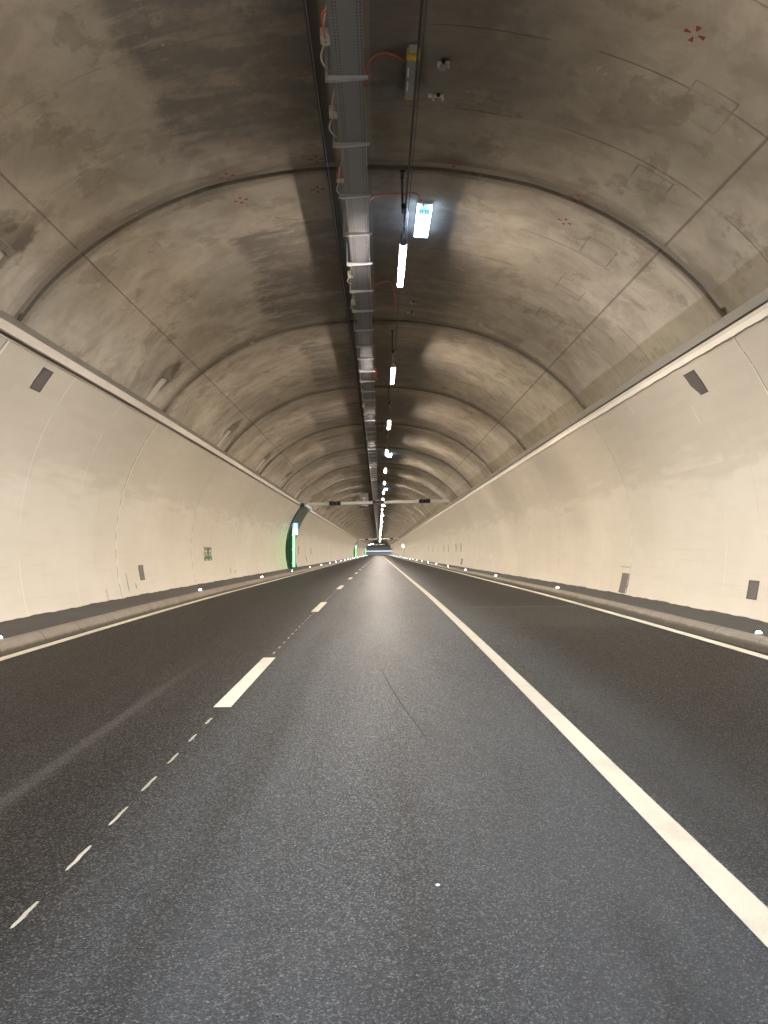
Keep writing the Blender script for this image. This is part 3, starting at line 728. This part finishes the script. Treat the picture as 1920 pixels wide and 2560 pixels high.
cover(1, 12.0, 12.42, 3.73, 4.08, 'dark grey cover with a broken corner, high on the right wall', cut=.14)
cover(-1, 19.05, 19.42, .52, .90, 'grey cover low on the left wall right of the joint line')
cover(1, 17.55, 18.08, .20, .66, 'tall grey cover on the right wall reaching down to the pavement')
cover(1, 11.6, 11.92, .46, .75, 'grey cover low on the right wall, at the right border of the photo')
cover(1, 52.4, 53.4, .32, .74, 'narrow dark cover low on the right wall, under the row of dark slots')
for i, s in enumerate((53.8, 57.4, 63.8, 68.0, 75.0, 82.0, 89.0)):
    cover(1, s, s+.45, 1.20+.03*(i % 2), 1.86, ['nearest', 'second', 'third', 'fourth', 'fifth', 'sixth', 'farthest'][i]+' upright dark slot of the seven on the right wall', rim=False)
cover(-1, 57.2, 57.6, 1.1, 1.75, 'upright dark slot on the left wall just past the green exit', rim=False)
cover(-1, 67.5, 68.0, 1.1, 1.65, 'upright dark slot on the left wall, farther past the green exit', rim=False)
cover(-1, 62.8, 63.2, .45, .9, 'low dark slot on the left wall past the green exit, near the pavement', rim=False)
for sd, s0, s1, z0, z1 in ((-1, 17.9, 18.55, 1.02, 1.03), (1, 17.6, 18.25, .80, .812), (-1, 18.05, 18.075, .3, .75), (-1, 18.62, 18.66, .34, .5), (-1, 18.1, 18.6, .285, .293), (-1, 30.2, 31.2, .93, .94), (1, 14.1, 14.5, .86, .868), (-1, 30.6, 30.68, .4, .7), (-1, 31.5, 31.6, .4, .55)):
    plate('scratch', sd, s0, s1, z0, z1, MT['cover'], .002, walls[sd], 1)
for s, a, b in ((16.55, .17, .42),): plate('pale_patch', -1, s, s+.09, a, b, MT['bead'], .004, walls[-1], 2)
# block number on the wall
def text_mesh(txt, size):
    cu = bpy.data.curves.new('t', 'FONT'); cu.body = txt; cu.size = size; cu.align_x = 'CENTER'; cu.resolution_u = 3
    o = bpy.data.objects.new('t', cu); C.objects.link(o); bpy.context.view_layer.update()
    me = bpy.data.meshes.new_from_object(o.evaluated_get(bpy.context.evaluated_depsgraph_get()))
    bpy.data.objects.remove(o); return me
def wall_text(txt, sd, s, z, size, mat, name, parent, o=.003, stretch=1.0):
    me = text_mesh(txt, size); me.name = name
    for v in me.vertices: v.co = wall_pt(sd, s+(-sd)*v.co.x*stretch, z+v.co.y, o)
    return link(name, me, MT[mat], parent)
wall_text('113', -1, 16.75, 1.40, .13, 'rust', 'block_number', walls[-1], stretch=1.7)
# escape route sign
sg = empty('escape_route_sign', wall_pt(-1, 26.9, .95)); inv = Matrix.Translation(-sg.location)
def sp(name, s0, s1, z0, z1, mat, th):
    b = plate(name, -1, s0, s1, z0, z1, MT[mat], th, sg, 2); b.data.transform(inv); return b
SA, SB, ZA, ZB = 26.3, 27.5, .93, 1.40
sp('green_panel', SA, SB, ZA, ZB, 'signgreen', .012)
sp('cream_border', SA, SA+.07, ZA+.12, ZB-.05, 'signcream', .015); sp('cream_border', SB-.07, SB, ZA+.12, ZB-.05, 'signcream', .015)
def poly(name, pts, mat, th=.017):
    bm = bmesh.new(); vs = [bm.verts.new(wall_pt(-1, s, z, th)) for s, z in pts]
    bm.faces.new(vs); f = fin(bm, name, MT[mat], sg); f.data.transform(inv)
for c, d in ((26.62, -1), (27.18, 1)):
    def q(l): return [(c+d*a, 1.0+b) for a, b in l]
    poly('running_figure', q([(.0, .31), (.06, .33), (.09, .28), (.17, .25), (.16, .22), (.06, .24), (.05, .19), (.13, .14), (.11, .06), (.07, .06), (.08, .12), (-.02, .17), (-.06, .11), (-.16, .11), (-.16, .14), (-.08, .15), (-.03, .22), (-.02, .26), (-.1, .24), (-.12, .27)]), 'signcream')
    poly('figure_head', q([(.08+.035*math.cos(a), .365+.028*math.sin(a)) for a in [k*PI/4 for k in range(8)]]), 'signcream')
    poly('arrow', q([(-.14, -.03), (.06, -.03), (.06, .0), (.18, -.045), (.06, -.09+.0), (.06, -.06), (-.14, -.06)]), 'signcream')
tag(sg, 'green escape route sign with two cream running figures on the left wall', 'sign')

# ------------------------------------------------------------------ kerb studs
st0 = empty('kerb_stud_light')
bm = bmesh.new(); bmesh.ops.create_cone(bm, cap_ends=True, segments=16, radius1=.06, radius2=.045, depth=.022)
for v in bm.verts: v.co.z += .011
fin(bm, 'base', MT['steel'], st0)
bm = bmesh.new(); bmesh.ops.create_uvsphere(bm, u_segments=12, v_segments=8, radius=.036)
for v in bm.verts: v.co.z = max(0, v.co.z)*.7+.02
fin(bm, 'led', MT['stud'], st0)
sn = ['cut by the photo border', 'second nearest', 'third nearest', 'fourth nearest']
first = True
for sd in (-1, 1):
    for i in range(-2, 30):
        s = 9.72+10.95*i
        if s > SC-8: break
        o = st0 if first else copy_tree(st0); first = False
        frame(o, sd*4.86, s, KZ+.004)
        side = 'left' if sd < 0 else 'right'
        if 0 <= i < 4: lab = f'white glowing stud light on the {side} kerb, '+('nearest one, at the photo border' if i == 0 else sn[i])
        elif i < 0: lab = f'white glowing stud light on the {side} kerb behind the viewer'
        else: lab = f'tiny white stud light far along the {side} kerb'
        tag(o, lab, 'kerb light', f'stud lights along the {side} kerb')

# ------------------------------------------------------------------ signal beams
def gantry(s, label, first=False):
    o = empty('signal_beam'); frame(o, 0, s, 4.50)
    o.rotation_euler.y = -.026
    bm = bmesh.new()
    for x0, x1 in ((-4.2, 4.2),): box(bm, x0, x1, -.09, .09, -.085, .085)
    bmesh.ops.bevel(bm, geom=bm.edges[:], offset=.012, segments=2, affect='EDGES'); fin(bm, 'beam', MT['white'], o)
    for d in (-1, 1):
        bm = bmesh.new(); pts = [(4.18, -.10), (4.62, -.10), (4.86, -.075), (4.62, .10), (4.18, .10)]
        fr = [bm.verts.new((d*a, -.105, b)) for a, b in pts]; bk = [bm.verts.new((d*a, .105, b)) for a, b in pts]
        bm.faces.new(fr); bm.faces.new(bk[::-1])
        for i in range(5): bm.faces.new((fr[i], bk[i], bk[(i+1) % 5], fr[(i+1) % 5]))
        fin(bm, 'end_bracket', MT['white'], o)
    for hi, hx in enumerate((-2.88, -.03, 3.01)):
        h = fin(bbox(hx-.38, hx+.38, -.24, .10, -.135, .135, .015), 'signal_head', MT['signblack'], o)
        for k in range(3):
            bm = bmesh.new(); bmesh.ops.create_uvsphere(bm, u_segments=16, v_segments=8, radius=.092)
            for v in bm.verts: v.co = Vector((v.co.x+hx-.25+.25*k, -.24+min(0, v.co.y*.35), v.co.z))
            fin(bm, 'lens', MT['redlens' if (hi == 1 and k < 2) or (hi == 2 and k == 0) else 'lens'], h, .8)
            bm = bmesh.new(); n = 12
            for i in range(n):
                a0, a1 = PI*i/n, PI*(i+1)/n; cx = hx-.25+.25*k
                p = [(cx+.108*math.cos(a0), -.24, .108*math.sin(a0)), (cx+.108*math.cos(a1), -.24, .108*math.sin(a1)), (cx+.1*math.cos(a1), -.40, .1*math.sin(a1)), (cx+.1*math.cos(a0), -.40, .1*math.sin(a0))]
                bm.faces.new([bm.verts.new(c) for c in p])
            bmesh.ops.remove_doubles(bm, verts=bm.verts, dist=1e-4); fin(bm, 'visor', MT['signblack'], h)
        fin(bbox(hx-.1, hx+.1, -.06, .06, .135, .165, .01), 'top_cap', MT['white'], o)
    if s < 100:
        pn = fin(bbox(-1.24, -.68, .14, .19, .02, .62, .006), 'back_panel', MT['panel'], o)
        bm = bmesh.new(); box(bm, -1.0, -.95, -.16, -.10, -.16, .30); box(bm, -1.09, -.86, -.2, -.08, .28, .345); box(bm, -1.16, -.74, -.16, -.10, -.19, -.15); box(bm, -.88, -.68, -.25, -.12, -.235, -.175)
        fin(bm, 'camera_mount', MT['white'], o)
    tag(o, label, 'traffic signal', 'white signal beams spanning the tunnel'); return o
gantry(50.2, 'white beam with three black signal heads and a grey panel, nearest across the tunnel')
gantry(180.0, 'small white signal beam across the tunnel, middle of the three')
gantry(312.0, 'smallest white signal beam in front of the dark tunnel bend')

# ------------------------------------------------------------------ emergency exits
def portal(a, b, label, slabel, n):
    o = empty('emergency_exit', M(-5.9, a, .16)); inv = Matrix.Translation(-o.location)
    L = []
    def sw(name, z0, z1, s0, s1, mat, th, k=6):
        q = plate(name, -1, s0, s1, z0, z1, MT[mat], th, o, k); L.append(q)
    sw('top_panel', 3.02, 4.22, a-.15, b+.15, 'green', .07)
    sw('near_jamb', .15, 3.02, a-.15, a+.06, 'green', .05); sw('far_jamb', .15, 3.02, b-.06, b+.15, 'green', .05)
    bm = bmesh.new()
    def B(x0, x1, s0, s1, z0, z1):
        v = [bm.verts.new(M(x, s, z)) for x, s, z in ((x0,s0,z0),(x1,s0,z0),(x1,s1,z0),(x0,s1,z0),(x0,s0,z1),(x1,s0,z1),(x1,s1,z1),(x0,s1,z1))]
        for f in ((0,3,2,1),(4,5,6,7),(0,1,5,4),(1,2,6,5),(2,3,7,6),(3,0,4,7)): bm.faces.new([v[i] for i in f])
    def W(name, mat, *bx):
        nonlocal bm
        bm = bmesh.new()
        for q in bx: B(*q)
        f = fin(bm, name, MT[mat], o); L.append(f); return f
    W('recess', 'green', (-7.3, -7.2, a-.1, b+.1, 0, 3.05), (-7.2, -5.95, a-.1, a-.04, 0, 3.05), (-7.2, -5.95, b+.04, b+.1, 0, 3.05), (-7.2, -5.7, a-.04, b+.04, 3.05, 3.12), (-7.2, -5.7, a-.04, b+.04, .06, .15))
    d = W('door', 'doorgreen', (-6.02, -5.96, a+.35, a+2.35, .16, 2.95))
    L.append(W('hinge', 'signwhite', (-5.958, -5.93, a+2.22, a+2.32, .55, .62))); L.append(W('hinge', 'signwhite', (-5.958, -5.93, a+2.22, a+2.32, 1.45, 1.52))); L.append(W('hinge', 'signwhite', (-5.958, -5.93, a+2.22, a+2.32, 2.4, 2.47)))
    W('side_fin', 'doorgreen', (-6.02, -5.665, a+.55, a+.67, .16, 2.78)); W('light_strip', 'led', (-5.665, -5.545, a+.53, a+.69, .30, 2.74))
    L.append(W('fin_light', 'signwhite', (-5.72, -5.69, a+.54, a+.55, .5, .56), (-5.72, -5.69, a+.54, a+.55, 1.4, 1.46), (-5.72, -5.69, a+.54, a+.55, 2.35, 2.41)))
    W('red_box', 'orange', (-5.75, -5.58, a+.55, a+.67, 2.79, 2.92))
    W('side_panel', 'green', (-6.02, -5.95, a+3.1, b-.1, .16, 2.95))
    W('ledge_box', 'green', (-5.20, -4.82, a-.35, a-.05, 4.22, 4.42), (-5.20, -5.02, a+.0, b, 4.22, 4.40), (-4.92, -4.80, a-.05, b+.1, 4.24, 4.42))
    for q in set(L): q.data.transform(inv)
    tag(o, label, 'emergency exit', 'green emergency exits along the left wall')
    g = empty('exit_sign', M(-5.50, a+.6, 2.78+.0)); L2 = []
    def S(name, mat, x0, x1, z0, z1, y0, y1):
        f = fin(bbox(x0, x1, y0, y1, z0, z1), name, MT[mat], g); return f
    S('housing', 'signgreen', -.19, .19, -.41, .41, -.06, .06); S('arm', 'steel', -.50, -.19, .22, .28, -.02, .02)
    for y0, y1 in ((-.072, -.0605), (.0605, .072)):
        S('blue_panel', 'signblue', -.175, .175, .02, .39, y0, y1); S('white_panel', 'signwhite', -.175, .175, -.39, .01, y0, y1)
    f = -.076
    bm = bmesh.new()
    def F(pts): bm.faces.new([bm.verts.new((x, f, z)) for x, z in pts])
    F([(-.07, .05), (.07, .05), (.08, .30), (.03, .36), (-.03, .36), (-.08, .30)]); fin(bm, 'phone_symbol', MT['signwhite'], g)
    bm = bmesh.new()
    F([(.0, -.05), (.06, -.08), (.05, -.15), (.12, -.2), (.09, -.22), (.02, -.18), (.0, -.24), (.07, -.34), (.03, -.35), (-.05, -.25), (-.12, -.3), (-.13, -.27), (-.05, -.2), (-.06, -.12)]); fin(bm, 'running_figure', MT['signlit'], g)
    tag(g, slabel, 'sign', 'lit exit signs on the left wall')
portal(*PORTALS[0], 'dark green emergency exit with glowing green strip, nearest on the left wall', 'lit blue and white exit sign above the nearest green exit', 0)
portal(*PORTALS[1], 'small green emergency exit on the left wall, under the middle signal beam', 'lit exit sign above the small green exit under the middle signal beam', 1)
portal(*PORTALS[2], 'tiny green emergency exit on the left wall near the tunnel bend', 'lit exit sign above the tiny exit near the tunnel bend', 2)
# lit niche sign on the right wall
g = empty('niche_sign', M(5.55, 172, 2.75))
fin(bbox(-.25, .2, -.08, .08, -.4, .4, .01), 'housing', MT['white'], g); fin(bbox(-.22, .17, -.095, -.082, -.36, .36), 'lit_pane', MT['panewhite'], g)
tag(g, 'small lit white sign far along the right wall above a dark line', 'sign')
cover(1, 172.6, 173.6, .25, 2.2, 'thin dark upright line far on the right wall below the lit sign', rim=False)

# ------------------------------------------------------------------ the bend
gs = bmesh.new(); tube(gs, [M(AX+wx(2.1)-.05, s, 2.1) for s in arange(335, S1-2, 3)], .07, 6); o = fin(gs, 'guide_light_strip', MT['guide'], None, .9)
tag(o, 'long white light strip along the wall in the far tunnel bend', 'light strip')
k0 = empty('bend_lamp')
fin(bbox(-.3, .3, -.9, .9, .05, .12), 'housing', MT['grey'], k0); fin(bbox(-.28, .28, -.86, .86, 0, .05), 'diffuser', MT['cool'], k0)
for i, s in enumerate(arange(362, 462, 12)):
    o = k0 if i == 0 else copy_tree(k0)
    frame(o, -2.0, s, 5.4); tag(o, 'cool white lamp hidden in the far bend of the tunnel', 'lamp', 'cool lamps in the far bend')
# dark end wall far round the bend and behind the viewer
for s, lab in ((S1-.5, 'dark concrete end wall far round the bend'), (S0+.3, 'concrete end wall closing the tunnel behind the viewer')):
    bm = bmesh.new(); bm.faces.new([bm.verts.new(M(x, s, z)) for x, z in ((-6.4, -.2), (6.2, -.2), (6.2, 6.9), (-6.4, 6.9))])
    tag(fin(bm, 'end_wall', MT['mortar']), lab, 'wall')

# ------------------------------------------------------------------ world, camera, render
W = bpy.data.worlds.new('World'); bpy.context.scene.world = W; W.use_nodes = True
W.node_tree.nodes['Background'].inputs[0].default_value = (.02, .025, .035, 1); W.node_tree.nodes['Background'].inputs[1].default_value = 0.0
cam = bpy.data.cameras.new('camera'); co = bpy.data.objects.new('camera', cam); C.objects.link(co)
co.location = (0, 0, 1.4); co.rotation_euler = (math.radians(90), 0, 0); cam.shift_x = 13/2560; cam.shift_y = 74/2560
cam.sensor_fit = 'VERTICAL'; cam.sensor_height = 24; cam.lens = 24*1900/2560; cam.clip_end = 2000; cam.clip_start = .05
S = bpy.context.scene; S.camera = co
S.view_settings.view_transform = 'Standard'; S.view_settings.look = 'None'; S.view_settings.exposure = 0.06
S.render.engine = 'CYCLES'
cy = S.cycles
cy.use_denoising = True
try: cy.denoiser = 'OPENIMAGEDENOISE'
except Exception: pass
cy.max_bounces = 7; cy.diffuse_bounces = 5; cy.glossy_bounces = 3; cy.transmission_bounces = 1
cy.sample_clamp_indirect = 6.0; cy.caustics_reflective = False; cy.caustics_refractive = False
cy.use_light_tree = True
